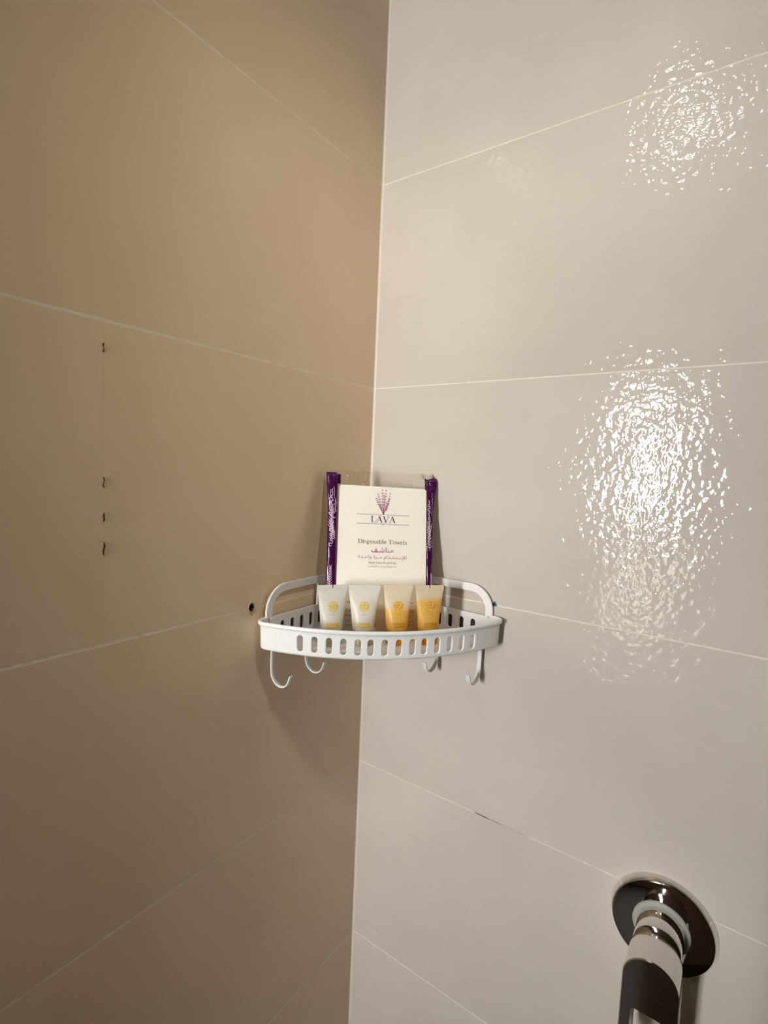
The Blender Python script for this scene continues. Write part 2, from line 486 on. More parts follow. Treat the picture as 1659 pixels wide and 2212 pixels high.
# added fill spotlight, out of view, brightening the left wall
sl = thing('fill_spotlight', 'small added fill spotlight out of view, brightening the left shower wall', 'light', (0.92, -0.46, ZC))
aim = Vector((0.0, -0.12, -0.06)) - Vector((0.92, -0.46, ZC-0.05))
q_ = aim.to_track_quat('-Z', 'Y')
obj('fill_mount', lathe([(0.0001, -0.012), (0.034, -0.012), (0.036, 0.0)], 32), WHITE, sl, smooth='auto')
o = obj('fill_lamp_head', lathe([(0.0001, 0.035), (0.028, 0.035), (0.030, 0.032), (0.030, -0.025), (0.027, -0.025), (0.026, -0.010), (0.0001, -0.010)], 32), WHITE, sl, smooth='auto', loc=(0, 0, -0.05))
o.rotation_mode = 'QUATERNION'; o.rotation_quaternion = q_
ld = bpy.data.lights.new('fill_beam', 'SPOT')
ld.energy = SPOT; ld.color = (1.0, 0.90, 0.74); ld.spot_size = math.radians(46); ld.spot_blend = 1.0; ld.shadow_soft_size = 0.05
lo = bpy.data.objects.new('fill_beam', ld); COL.objects.link(lo); lo.parent = sl
lo.location = Vector((0, 0, -0.05)) + aim.normalized()*0.03
lo.rotation_mode = 'QUATERNION'; lo.rotation_quaternion = q_

# ================================================================== CORNER SHELF
OX, OY = 0.0028, -0.0010
shelf = thing('corner_shelf', 'white plastic corner basket shelf with slotted sides and hooks, fixed between the two tiled walls', 'shelf', (OX, OY, -0.350))
ZB0, ZT0 = 0.0, 0.0347          # bottom and top of the tray (local)
R_, C_ = 0.2894, -0.0724
def arc_pt(w):
    dd = math.sqrt(R_*R_ - w*w) + C_
    return Vector(((w+dd)/S2, (w-dd)/S2))
BK = 0.0016                      # back wall distance from the tile
# tray outline, counter-clockwise from the corner seen from above is not needed: left tip -> front -> right tip -> corner
def tray_path():
    """list of (point, arclength) for the front: from back-left corner round the tip, along the arc, round the right tip"""
    W = 0.1500
    pts = []
    tipL = arc_pt(-W); tipR = arc_pt(W)
    def tip(pw, sgn):
        # rounded corner from back wall to arc by quadratic bezier chain
        p2 = arc_pt(sgn*W)
        if sgn > 0: p0 = Vector((0.2080, -BK)); p1 = Vector((0.2310, -BK-0.0003))
        else: p0 = Vector((BK, -0.2080)); p1 = Vector((BK+0.0003, -0.2310))
        return [p0*(1-t)**2 + p1*2*t*(1-t) + p2*t*t for t in [i/12 for i in range(13)]]
    L = tip(None, -1)
    A = [arc_pt(-W + 2*W*i/160) for i in range(1, 160)]
    Rr = tip(None, 1)[::-1]
    return L + A + Rr
FRONT = tray_path()
cum = [0]
for a, b in zip(FRONT, FRONT[1:]): cum.append(cum[-1] + (b-a).length)
def front_at(s):
    s = max(0, min(cum[-1]-1e-9, s))
    lo = 0
    import bisect
    i = min(len(cum)-2, max(0, bisect.bisect_right(cum, s)-1))
    t = (s-cum[i])/(cum[i+1]-cum[i])
    p = FRONT[i].lerp(FRONT[i+1], t)
    a = FRONT[max(0, i-1)]; b = FRONT[min(len(FRONT)-1, i+2)]
    tan = (b-a).normalized()
    return p, Vector((tan.y, -tan.x))     # outward normal
def s_of_w(w):
    best = min(range(len(FRONT)), key=lambda i: (FRONT[i]-arc_pt(w)).length)
    return cum[best]

def slotted_wall(pos, s0, s1, z0, z1, slots, sw, sz0, sz1, th, nz=4):
    """wall strip in (s,z) with stadium slots; pos(s, z, off) -> 3D; off 0 = outer face, th = inner face"""
    bm = bmesh.new()
    def shell(off, grow):
        rings = []
        edges = sorted([s0] + [x for c in slots for x in (c-sw, c+sw)] + [s1])
        prev = s0
        M = 10
        def quad_strip(a, b):
            n = max(1, int((b-a)/0.004))
            zz = [z0 + (z1-z0)*i/M for i in range(M+1)]
            g = [[bm.verts.new(pos(a+(b-a)*i/n, z, off)) for z in zz] for i in range(n+1)]
            for i in range(n):
                for j in range(M):
                    bm.faces.new((g[i][j], g[i+1][j], g[i+1][j+1], g[i][j+1]))
        for c in slots:
            quad_strip(prev, c-sw)
            # cell with hole
            rad = SLOT_R + grow
            zc0, zc1 = sz0-grow+rad, sz1+grow-rad
            hole = []
            for i in range(7): hole.append((c+rad*math.cos(PI*i/6), zc1+rad*math.sin(PI*i/6)))
            for i in range(1, 4): hole.append((c-rad, zc1+(zc0-zc1)*i/4))
            for i in range(7): hole.append((c-rad*math.cos(PI*i/6), zc0-rad*math.sin(PI*i/6)))
            for i in range(1, 4): hole.append((c+rad, zc0+(zc1-zc0)*i/4))
            zm, hz, hs = (z0+z1)/2, (z1-z0)/2, sw
            outer = []
            for (x, z) in hole:
                dx, dz = (x-c)/hs, (z-zm)/hz
                k = max(abs(dx), abs(dz))
                # push corners of the stadium ends onto the cell's border
                outer.append((c+dx/k*hs, zm+dz/k*hz))
            # make sure the four cell corners are used
            for cx, cz in ((1, 1), (-1, 1), (-1, -1), (1, -1)):
                q = (c+cx*hs, zm+cz*hz)
                bi = min(range(len(outer)), key=lambda i: (outer[i][0]-q[0])**2+(outer[i][1]-q[1])**2)
                outer[bi] = q
            H = [bm.verts.new(pos(x, z, off)) for x, z in hole]
            O = [bm.verts.new(pos(x, z, off)) for x, z in outer]
            n = len(hole)
            for i in range(n):
                j = (i+1) % n
                bm.faces.new((O[i], O[j], H[j], H[i]))
            rings.append(H)
            prev = c+sw
        quad_strip(prev, s1)
        return rings
    RO = shell(0, 0.0007)
    RI = shell(th, 0.0)
    RMid = []
    for c in slots:
        rad = SLOT_R
        zc0, zc1 = sz0+rad, sz1-rad
        hole = []
        for i in range(7): hole.append((c+rad*math.cos(PI*i/6), zc1+rad*math.sin(PI*i/6)))
        for i in range(1, 4): hole.append((c-rad, zc1+(zc0-zc1)*i/4))
        for i in range(7): hole.append((c-rad*math.cos(PI*i/6), zc0-rad*math.sin(PI*i/6)))
        for i in range(1, 4): hole.append((c+rad, zc0+(zc1-zc0)*i/4))
        RMid.append([bm.verts.new(pos(x, z, 0.0007)) for x, z in hole])
    for a, b, c in zip(RO, RMid, RI):
        n = len(a)
        for i in range(n):
            j = (i+1) % n
            bm.faces.new((a[i], a[j], b[j], b[i])); bm.faces.new((b[i], b[j], c[j], c[i]))
    # close bottom, top and ends
    n = max(2, int((s1-s0)/0.004))
    for zz in (z0, z1):
        a = [bm.verts.new(pos(s0+(s1-s0)*i/n, zz, 0)) for i in range(n+1)]
        b = [bm.verts.new(pos(s0+(s1-s0)*i/n, zz, th)) for i in range(n+1)]
        for i in range(n): bm.faces.new((a[i], a[i+1], b[i+1], b[i]))
    bmesh.ops.remove_doubles(bm, verts=bm.verts[:], dist=1e-6)
    bmesh.ops.recalc_face_normals(bm, faces=bm.faces[:])
    return bm

SLOT_R = 0.0035
TW = 0.0022
TAPER = 0.035
def front_pos(s, z, off):
    p, n = front_at(s)
    # slight inward taper and rounded lower edge
    k = (ZT0-z)*TAPER
    if z < 0.004: k += 0.004 - math.sqrt(max(0, 0.004**2-(0.004-z)**2))
    q = p - n*(off + k)
    return (q.x, q.y, z)
front_slots = sorted(s_of_w(-0.1060 + 0.01646*i) for i in range(14))
bm = slotted_wall(front_pos, 0, cum[-1], 0.004, ZT0, front_slots, 0.0065, 0.0063, 0.0262, TW)
# rounded foot of the front wall
n = 150
rows = []
for j in range(5):
    z = 0.004*math.sin(j/4*PI/2) if j else 0.0
    rows.append([bm.verts.new(front_pos(cum[-1]*i/n, z, 0)) for i in range(n+1)])
for a, b in zip(rows, rows[1:]):
    for i in range(n): bm.faces.new((a[i], a[i+1], b[i+1], b[i]))
obj('front_panel', bm, WHITE, shelf, smooth='auto')
# rolled lip along the front edge
bm = bmesh.new()
prof = [(0.0018 + 0.0022*math.cos(t)*1.0, 0.0012 + 0.0029*math.sin(t)) for t in [2*PI*i/12 for i in range(12)]]
rings = []
for i in range(181):
    p, nn = front_at(cum[-1]*i/180)
    e = min(1.0, min(i, 180-i)/7)
    rings.append([bm.verts.new((p.x+nn.x*(a*e-0.0012), p.y+nn.y*(a*e-0.0012), ZT0-0.0022+b)) for a, b in prof])
for a, b in zip(rings, rings[1:]):
    for i in range(12): bm.faces.new((a[i], a[(i+1) % 12], b[(i+1) % 12], b[i]))
bm.faces.new(rings[0][::-1]); bm.faces.new(rings[-1])
bmesh.ops.recalc_face_normals(bm, faces=bm.faces[:])
obj('lip', bm, WHITE, shelf, smooth=True)
# two slotted back panels
def backL(s, z, off): return (BK+off, -0.004-s, z)
def backR(s, z, off): return (0.004+s, -BK-off, z)
bs = [0.187-0.004-0.0177*i for i in range(9)]
obj('back_panel', slotted_wall(backL, 0, 0.2055, 0.0, ZT0, sorted(bs), 0.0075, 0.0078, 0.0270, 0.0036), WHITE, shelf, smooth='auto')
obj('back_panel', slotted_wall(backR, 0, 0.2055, 0.0, ZT0, sorted(bs), 0.0075, 0.0078, 0.0270, 0.0036), WHITE, shelf, smooth='auto')
# dark strips added behind the back panels, standing in for shade in the slots
SLOT_SHADE = simple('slot_shade_strip', lin(52, 42, 36), 0.8, noise=0.1)
obj('slot_shade_strip', newbox(BK-0.0010, BK-0.0001, -0.1985, -0.0100, 0.0040, 0.0300), SLOT_SHADE, shelf)
obj('slot_shade_strip', newbox(0.0100, 0.1985, -BK+0.0001, -BK+0.0010, 0.0040, 0.0300), SLOT_SHADE, shelf)
# floor of the tray with drain slots (triangle fan of the outline, two skins)
bm = bmesh.new()
ol = [Vector(front_pos(cum[-1]*i/90, 0.0, 0.0)).to_2d() for i in range(91)] + [Vector((BK, -BK))]
for z in (0.0, 0.0022):
    vs = [bm.verts.new((p.x, p.y, z)) for p in ol]
    bm.faces.new(vs)
bmesh.ops.recalc_face_normals(bm, faces=bm.faces[:])
obj('tray_floor', bm, WHITE, shelf)

# back frame: flat bars following both walls above the tray, rounded at the free ends
def back_frame(side):
    bt = 0.0105
    z0, z1 = ZT0-0.001, 0.0755
    a1 = 0.2145; rad = 0.034
    def fn(a, b, t):
        return (BK+0.0004+t, -a, b) if side == 'L' else (a, -(BK+0.0004)-t, b)
    path_o = [(a1, z0)] + [(a1-rad+rad*math.cos(t), z1-rad+rad*math.sin(t)) for t in [PI/2*i/14 for i in range(15)]] + [(0.0, z1)]
    ri = rad-bt
    path_i = [(a1-bt, z0)] + [(a1-rad+ri*math.cos(t), z1-rad+ri*math.sin(t)) for t in [PI/2*i/14 for i in range(15)]] + [(0.0, z1-bt)]
    bm = bmesh.new()
    g = []
    th = 0.0028
    for po, pi in zip(path_o, path_i):
        g.append([bm.verts.new(fn(po[0], po[1], 0)), bm.verts.new(fn(po[0], po[1], th)), bm.verts.new(fn(pi[0], pi[1], th)), bm.verts.new(fn(pi[0], pi[1], 0))])
    for a, b in zip(g, g[1:]):
        for i in range(4): bm.faces.new((a[i], a[(i+1) % 4], b[(i+1) % 4], b[i]))
    bm.faces.new(g[0][::-1]); bm.faces.new(g[-1])
    bmesh.ops.recalc_face_normals(bm, faces=bm.faces[:])
    bmesh.ops.bevel(bm, geom=[e for e in bm.edges if len(e.link_faces) == 2 and e.calc_face_angle(0) > 1.2], offset=0.0006, segments=2, affect='EDGES')
    obj('back_rail', bm, WHITE, shelf, smooth='auto')
    for a in (0.116, 0.050):
        p = [(a-0.005, z0), (a+0.005, z0), (a+0.005, z1-bt+0.001), (a-0.005, z1-bt+0.001)]
        obj('post', prism(p, fn, 0.0, 0.0026), WHITE, shelf)
back_frame('L'); back_frame('R')

# four J hooks under the tray
def hook(side, a):
    prof = [(0.0092, 0.003), (0.0092, -0.010), (0.0092, -0.026), (0.0094, -0.034)]
    prof += [(0.0255 + 0.0160*math.cos(t), -0.0390 + 0.0160*math.sin(t)) for t in [PI + PI*0.92*i/14 for i in range(1, 15)]]
    prof += [(0.0432, -0.0372)]
    if side == 'L':
        path = [(o-OX, -a, z+0.004) for o, z in prof]; wd = (0, 1, 0)
    else:
        path = [(a, -o-OY, z) for o, z in prof]; wd = (1, 0, 0)
    obj('hook', sweep(path, wd, 0.0056, 0.0022), WHITE, shelf, smooth='auto')
hook('L', 0.2040); hook('L', 0.1420); hook('R', 0.2015); hook('R', 0.1350)

# ================================================================== TOWEL PACK
def wd_loc(w, dd, z): return ((w+dd)/S2, (w-dd)/S2, z)
ZFL = -0.3477
pack = thing('towel_pack', 'clear pouch of folded white disposable towels with purple side gussets, leaning in the shelf corner', 'towel pack', wd_loc(0.0017, 0.1375, ZFL+0.0012), (-0.25, 0.02, PI/4))
FY = -0.0040                     # front face of the folded towels (local y)
# folded towels: three stacked folds with soft rounded corners
def rrect(x0, x1, z0, z1, rr, n=5):
    out = []
    for cx, cz, a0 in ((x1-rr, z1-rr, 0), (x0+rr, z1-rr, PI/2), (x0+rr, z0+rr, PI), (x1-rr, z0+rr, 1.5*PI)):
        out += [(cx+rr*math.cos(a0+PI/2*i/n), cz+rr*math.sin(a0+PI/2*i/n)) for i in range(n+1)]
    return out
tow = obj('folded_towels', prism(rrect(-0.0615, 0.0615, 0.0015, 0.2040, 0.004), lambda a, b, t: (a, t, b), FY, 0.0), PAPER, pack)
obj('towel_fold', prism(rrect(-0.0605, 0.0622, 0.0010, 0.2028, 0.004), lambda a, b, t: (a, t, b), 0.0004, 0.0030), PAPER, pack)
PF = FY-0.0002
flat = lambda a, b: (a, PF, b)

def text_mesh(name, s, m, parent, x0, x1, z0, z1, y=PF, bold=0.0):
    """lettering as flat print fitted into a rectangle"""
    cu = bpy.data.curves.new(name, 'FONT')
    cu.body = s
    cu.resolution_u = 3
    cu.offset = bold
    to = bpy.data.objects.new(name, cu)
    COL.objects.link(to)
    bpy.context.view_layer.update()
    dg = bpy.context.evaluated_depsgraph_get()
    cv = to.to_curve(dg)
    loops = []
    for sp in cv.splines:
        P = []
        bp = sp.bezier_points
        for i in range(len(bp)):
            a, b = bp[i], bp[(i+1) % len(bp)]
            P += [(q.x, q.y) for q in interpolate_bezier(a.co, a.handle_right, b.handle_left, b.co, 6)[:-1]]
        clean = [q for i, q in enumerate(P) if math.dist(q, P[i-1]) > 1e-5]
        area = sum(clean[i-1][0]*clean[i][1]-clean[i][0]*clean[i-1][1] for i in range(len(clean)))
        if len(clean) > 2: loops.append((clean, area))
    to.to_curve_clear()
    bpy.data.objects.remove(to); bpy.data.curves.remove(cu)
    big = max(loops, key=lambda l: abs(l[1]))[1]
    def inside(p, poly):
        c = False
        for i in range(len(poly)):
            (x1_, y1_), (x2_, y2_) = poly[i-1], poly[i]
            if (y1_ > p[1]) != (y2_ > p[1]) and p[0] < (x2_-x1_)*(p[1]-y1_)/(y2_-y1_)+x1_: c = not c
        return c
    V, FA = [], []
    for L_, ar_ in loops:
        if ar_*big < 0: continue
        hs = [h for h, a in loops if a*big < 0 and inside(h[0], L_)]
        polys = [[Vector((q[0], q[1], 0)) for q in pl] for pl in [L_]+hs]
        k = len(V)
        for pl in polys: V += [tuple(q) for q in pl]
        FA += [tuple(k+i for i in t) for t in tessellate_polygon(polys)]
    me = bpy.data.meshes.new(name)
    me.from_pydata(V, [], FA)
    xs = [v.co.x for v in me.vertices]; ys = [v.co.y for v in me.vertices]
    if not xs: return None
    ax, bx, ay, by = min(xs), max(xs), min(ys), max(ys)
    for v in me.vertices:
        v.co = (x0+(v.co.x-ax)/(bx-ax)*(x1-x0), y, z0+(v.co.y-ay)/(by-ay)*(z1-z0))
    me.name = name
    me.materials.clear(); me.materials.append(m)
    o = bpy.data.objects.new(name, me)
    COL.objects.link(o); o.parent = parent
    return o

# roman lettering drawn with strokes (unit: cap height 1)
def ell(cx, cy, rx, ry, a0, a1, n=12):
    return [(cx+rx*math.cos(math.radians(a0+(a1-a0)*i/n)), cy+ry*math.sin(math.radians(a0+(a1-a0)*i/n))) for i in range(n+1)]
TK, TN, SF = 0.135, 0.05, 0.05     # thick, thin, serif weights
def ser(x, y, w=0.34): return ([(x-w/2, y), (x+w/2, y)], SF)
G = {
 'L': (0.72, [([(0.2, 0), (0.2, 1)], TK), ser(0.2, 0.98), ([(0.04, 0.025), (0.66, 0.025)], SF), ([(0.64, 0.02), (0.68, 0.27)], TN)]),
 'A': (0.84, [([(0.08, 0), (0.40, 1)], TN), ([(0.40, 1), (0.74, 0)], TK), ([(0.19, 0.36), (0.62, 0.36)], TN), ser(0.09, 0.02, 0.26), ser(0.74, 0.02, 0.32)]),
 'V': (0.84, [([(0.10, 1), (0.44, 0)], TK), ([(0.44, 0), (0.76, 1)], TN), ser(0.10, 0.98, 0.32), ser(0.76, 0.98, 0.26)]),
 'D': (0.92, [([(0.2, 0), (0.2, 1)], TK), ([(0.04, 0.975), (0.36, 0.975)]+ell(0.36, 0.5, 0.44, 0.475, 90, -90)+[(0.04, 0.025)], 0.075), (ell(0.36, 0.5, 0.44, 0.47, 50, -50), TK)]),
 'T': (0.84, [([(0.42, 0), (0.42, 1)], TK), ([(0.04, 0.97), (0.80, 0.97)], SF), ([(0.05, 0.99), (0.05, 0.78)], TN), ([(0.79, 0.99), (0.79, 0.78)], TN), ser(0.42, 0.02)]),
 'M': (1.06, [([(0.18, 0), (0.18, 1)], TN), ([(0.18, 1), (0.52, 0.05)], TK), ([(0.52, 0.05), (0.86, 1)], TN), ([(0.87, 0), (0.87, 1)], TK), ser(0.18, 0.02, 0.28), ser(0.87, 0.02)]),
 'W': (1.20, [([(0.08, 1), (0.36, 0)], TK), ([(0.36, 0), (0.58, 0.95)], TN), ([(0.58, 0.95), (0.84, 0)], TK), ([(0.84, 0), (1.08, 1)], TN), ser(0.1, 0.98, 0.3), ser(1.06, 0.98, 0.26)]),
 'P': (0.72, [([(0.2, 0), (0.2, 1)], TK), ([(0.04, 0.975), (0.34, 0.975)]+ell(0.34, 0.73, 0.28, 0.245, 90, -90)+[(0.2, 0.485)], 0.08), ser(0.2, 0.02)]),
 'U': (0.90, [([(0.2, 1), (0.2, 0.3)]+ell(0.46, 0.30, 0.26, 0.28, 180, 360)+[(0.72, 1)], 0.09), ser(0.2, 0.98), ser(0.72, 0.98, 0.28)]),
 'H': (0.96, [([(0.2, 0), (0.2, 1)], TK), ([(0.74, 0), (0.74, 1)], TK), ([(0.2, 0.5), (0.74, 0.5)], TN), ser(0.2, 0.02), ser(0.74, 0.02), ser(0.2, 0.98), ser(0.74, 0.98)]),
 'S': (0.64, [(ell(0.32, 0.74, 0.21, 0.23, 30, 270)+ell(0.32, 0.26, 0.24, 0.25, 90, -150), 0.11)]),
 'E': (0.76, [([(0.2, 0), (0.2, 1)], TK), ([(0.06, 0.975), (0.64, 0.975)], SF), ([(0.2, 0.5), (0.5, 0.5)], SF), ([(0.06, 0.025), (0.66, 0.025)], SF), ([(0.63, 0.98), (0.63, 0.8)], TN), ([(0.66, 0.0), (0.66, 0.22)], TN)]),
 'i': (0.34, [([(0.17, 0), (0.17, 0.66)], TK*0.9), ser(0.17, 0.02, 0.28), ([(0.05, 0.63), (0.17, 0.64)], SF), ([(0.17, 0.82), (0.17, 0.95)], 0.13)]),
 's': (0.46, [(ell(0.23, 0.49, 0.14, 0.16, 30, 270)+ell(0.23, 0.17, 0.16, 0.16, 90, -150), 0.085)]),
 'p': (0.62, [([(0.15, -0.30), (0.15, 0.66)], TK*0.9), (ell(0.30, 0.33, 0.24, 0.32, 150, -150, 16), 0.085), ser(0.16, -0.28, 0.28)]),
 'o': (0.60, [(ell(0.30, 0.33, 0.235, 0.32, 0, 360, 18), 0.085)]),
 'a': (0.56, [(ell(0.26, 0.50, 0.15, 0.16, 160, 0)+[(0.41, 0.1), (0.50, 0.03)], 0.095), (ell(0.24, 0.19, 0.17, 0.18, 60, 330), 0.085)]),
 'b': (0.62, [([(0.15, 0), (0.15, 1.02)], TK*0.9), (ell(0.30, 0.33, 0.24, 0.32, 150, -150, 16), 0.085), ([(0.03, 0.99), (0.15, 1.0)], SF)]),
 'd': (0.62, [([(0.46, 0), (0.46, 1.02)], TK*0.9), (ell(0.30, 0.33, 0.24, 0.32, 30, 330, 16), 0.085), ([(0.34, 0.99), (0.46, 1.0)], SF)]),
 'l': (0.34, [([(0.17, 0), (0.17, 1.02)], TK*0.9), ser(0.17, 0.02, 0.28), ([(0.05, 0.99), (0.17, 1.0)], SF)]),
 'e': (0.54, [([(0.08, 0.37), (0.46, 0.37)], TN), (ell(0.27, 0.33, 0.20, 0.32, 8, 315, 16), 0.085)]),
 'w': (0.86, [([(0.08, 0.66), (0.26, 0)], 0.11), ([(0.26, 0), (0.42, 0.62)], TN), ([(0.42, 0.64), (0.60, 0)], 0.11), ([(0.60, 0), (0.78, 0.66)], TN), ser(0.08, 0.64, 0.22), ser(0.78, 0.64, 0.2)]),
 'f': (0.40, [([(0.17, 0), (0.17, 0.8)]+ell(0.31, 0.80, 0.14, 0.17, 180, 40), 0.095), ([(0.04, 0.62), (0.34, 0.62)], SF), ser(0.17, 0.02, 0.28)]),
 'r': (0.44, [([(0.15, 0), (0.15, 0.66)], TK*0.9), (ell(0.32, 0.44, 0.17, 0.19, 170, 50), 0.09), ser(0.15, 0.02, 0.28)]),
 'm': (0.98, [([(0.15, 0), (0.15, 0.66)], TK*0.9), (ell(0.32, 0.42, 0.17, 0.2, 180, 0)+[(0.49, 0)], 0.1), (ell(0.66, 0.42, 0.17, 0.2, 180, 0)+[(0.83, 0)], 0.1), ser(0.15, 0.02, 0.24), ser(0.49, 0.02, 0.24), ser(0.83, 0.02, 0.24)]),
 'u': (0.64, [([(0.15, 0.66), (0.15, 0.2)]+ell(0.31, 0.2, 0.16, 0.18, 180, 360)+[(0.47, 0.66)], 0.09), ([(0.47, 0.66), (0.47, 0)], TK*0.8)]),
 'n': (0.64, [([(0.15, 0), (0.15, 0.66)], TK*0.9), (ell(0.32, 0.42, 0.17, 0.2, 180, 0)+[(0.49, 0)], 0.1)]),
 't': (0.40, [([(0.17, 0.85), (0.17, 0.15)]+ell(0.29, 0.15, 0.12, 0.13, 180, 320), 0.09), ([(0.04, 0.62), (0.34, 0.62)], SF)]),
 'c': (0.52, [(ell(0.27, 0.33, 0.20, 0.32, 45, 315, 16), 0.09)]),
 'g': (0.58, [(ell(0.27, 0.42, 0.19, 0.22, 0, 360, 16), 0.085), (ell(0.27, -0.08, 0.21, 0.17, 0, 360, 16), 0.07)]),
 'h': (0.64, [([(0.15, 0), (0.15, 1.02)], TK*0.9), (ell(0.32, 0.42, 0.17, 0.2, 180, 0)+[(0.49, 0)], 0.1)]),
 'y': (0.58, [([(0.08, 0.66), (0.29, 0.02)], 0.1), ([(0.50, 0.66), (0.20, -0.28)], TN)]),
 'O': (0.98, [(ell(0.48, 0.5, 0.38, 0.47, 0, 360, 20), 0.11)]),
 'C': (0.90, [(ell(0.48, 0.5, 0.38, 0.47, 42, 318, 18), 0.11)]),
 'v': (0.58, [([(0.08, 0.66), (0.29, 0)], 0.11), ([(0.29, 0), (0.50, 0.66)], TN), ser(0.08, 0.64, 0.22), ser(0.50, 0.64, 0.2)]),
 ' ': (0.34, []),
 '-': (0.40, [([(0.06, 0.3), (0.34, 0.3)], 0.08)]),
}
def roman(name, s, m, parent, x0, x1, z0, z1, fn=flat, track=0.0, heavy=1.0):
    w = sum(G[c][0]+track for c in s)-track
    kx, kz = (x1-x0)/w, (z1-z0)
    bm = bmesh.new()
    cx = 0
    for c in s:
        for pts, wt in G[c][1]:
            ribbon(bm, [((cx+a), b) for a, b in pts], wt*heavy, lambda a, b: fn(x0+a*kx, z0+b*kz))
        cx += G[c][0]+track
    return obj(name, bm, m, parent)

# lavender sprig
bm = bmesh.new(); bs_ = bmesh.new()
rr = random.Random(11)
base = (0.0002, 0.1645)
for (tx, tz, bend) in ((-0.0015, 0.1985, -0.001), (0.0035, 0.1980, 0.0015), (0.0095, 0.1940, 0.003), (-0.0075, 0.1920, -0.002), (-0.0095, 0.1860, -0.003), (0.0085, 0.1850, 0.003), (-0.0060, 0.1785, -0.001), (0.0065, 0.1790, 0.002), (0.001, 0.1915, 0.0)):
    pts = []
    for i in range(9):
        t = i/8
        pts.append((base[0]+(tx-base[0])*t**1.4+bend*math.sin(PI*t)*0.5, base[1]+(tz-base[1])*t))
    ribbon(bs_, pts, 0.0005, flat, 0.0002)
    k0 = 3
    for i in range(k0, 9):
        for sg in (-1, 1):
            a, b = pts[i]
            l = rr.uniform(0.0016, 0.0028)*(1.1-0.04*i)
            an = PI/2 - sg*rr.uniform(0.4, 1.1)
            q = (a+l*math.cos(an), b+l*math.sin(an))
            mid = ((a+q[0])/2, (b+q[1])/2)
            ribbon(bm, [(a, b), mid, q], 0.0007, flat, 0.0011)
ribbon(bs_, [(0.0004, 0.1645), (0.0003, 0.1695), (0.0006, 0.1745)], 0.0014, flat, 0.0008)
obj('sprig_print', bm, INK_LAV, tow); obj('stem_print', bs_, INK_MAUVE, tow)
bm = bmesh.new()
ribbon(bm, [(-0.0367, 0.1642), (0.0367, 0.1642)], 0.0006, flat)
ribbon(bm, [(-0.0367, 0.1512), (-0.0044, 0.1512)], 0.0006, flat)
ribbon(bm, [(0.0044, 0.1512), (0.0367, 0.1512)], 0.0006, flat)
obj('rule_print', bm, INK_MAUVE, tow)
roman('brand_print', 'LAVA', INK_PURPLE, tow, -0.0174, 0.0174, 0.1535, 0.1622, track=0.06, heavy=1.0)
def ar(s): return s[::-1]
text_mesh('arabic_brand_print', ar('\ufedf\ufe8e\ufed3\ufe8e'), INK_PURPLE, tow, -0.0027, 0.0027, 0.1501, 0.1526)
roman('title_print', 'Disposable Towels', INK_BROWN, tow, -0.0343, 0.0343, 0.1240, 0.1296, heavy=1.05)
K = '\u0640'
text_mesh('arabic_title_print', ar('\ufee3\ufee8\ufe8e\ufeb7'), INK_MAG, tow, -0.0050, 0.0153, 0.1120, 0.1190)
bm = bmesh.new()                                                    # its last letter, drawn with strokes
ribbon(bm, [(-0.0152, 0.1148), (-0.0153, 0.1137), (-0.0146, 0.1129), (-0.0130, 0.1125), (-0.0046, 0.1125)], 0.0010, flat)
ribbon(bm, ell(-0.0088, 0.1143, 0.0014, 0.0015, -90, 270, 18), 0.0009, flat)
ribbon(bm, [(-0.0094, 0.1174), (-0.0082, 0.1174)], 0.0011, flat)
obj('arabic_letter_print', bm, INK_MAG, tow, kind='stuff')
text_mesh('arabic_caption_print', ar('\ufedf\ufefa\ufeb3\ufe98\ufea8'+K+'\ufeaa\ufe8d\ufee1 \ufee3'+K+'\ufeae\ufe93 \ufeed\ufe8d\ufea3'+K+'\ufeaa\ufe93'), INK_MAUVE, tow, -0.0336, 0.0336, 0.1010, 0.1085)
roman('material_print', 'Made from Wood Pulp', INK_RED, tow, -0.0193, 0.0193, 0.0966, 0.0995, heavy=0.9)
text_mesh('arabic_material_print', ar('\ufee3\ufebc\ufee8\ufeee\ufecb\ufe94 \ufee3\ufee6 \ufedf\ufe90 \ufe8d\ufedf\ufea8\ufeb8\ufe90'), INK_MAUVE, tow, -0.0193, 0.0193, 0.0910, 0.0948)
# small print low on the pouch, half hidden by the tubes
bm = bmesh.new()
v = [bm.verts.new(p) for p in ((-0.0525, PF+0.0001, 0.0060), (0.0530, PF+0.0001, 0.0060), (0.0530, PF+0.0001, 0.0415), (-0.0525, PF+0.0001, 0.0415))]
bm.faces.new(v)
obj('label_band', bm, PINKBAND, tow)
for s, z in (('One time use', 0.0430), ('Care towel', 0.0322), ('High absorbency', 0.0260), ('Soft touch', 0.0193), ('Environment friendly', 0.0130)):
    dark = z > 0.04
    roman('feature_print', s, INK_PURPLE if dark else INK_RED, tow, -0.0470 if dark else -0.0488, -0.0480+0.00215*len(s)*(1.25 if dark else 1), z, z+0.0030, heavy=1.5 if dark else 1.1)
bm = bmesh.new()
for (bx, bz) in ((-0.0505, 0.0450),):
    bm.faces.new([bm.verts.new(flat(bx+0.0011*math.cos(t), bz+0.0011*math.sin(t))) for t in [2*PI*i/10 for i in range(10)]])
obj('bullet_print', bm, INK_PURPLE, tow)
for s, z in (('\ufea7\ufe8e\ufebb\ufef4\ufe94', 0.0425), ('\ufe8b\ufed4\ufe8e\ufe8b\ufed8\ufe94', 0.0317), ('\ufecb\ufe8e\ufedf\ufef4\ufe94', 0.0255), ('\ufee7\ufe8e\ufecb\ufee4\ufe94', 0.0188), ('\ufebb\ufea3\ufef2', 0.0125)):
    text_mesh('arabic_feature_print', ar(s), INK_PURPLE if z > 0.04 else INK_RED, tow, 0.0350, 0.0450, z, z+0.0036)

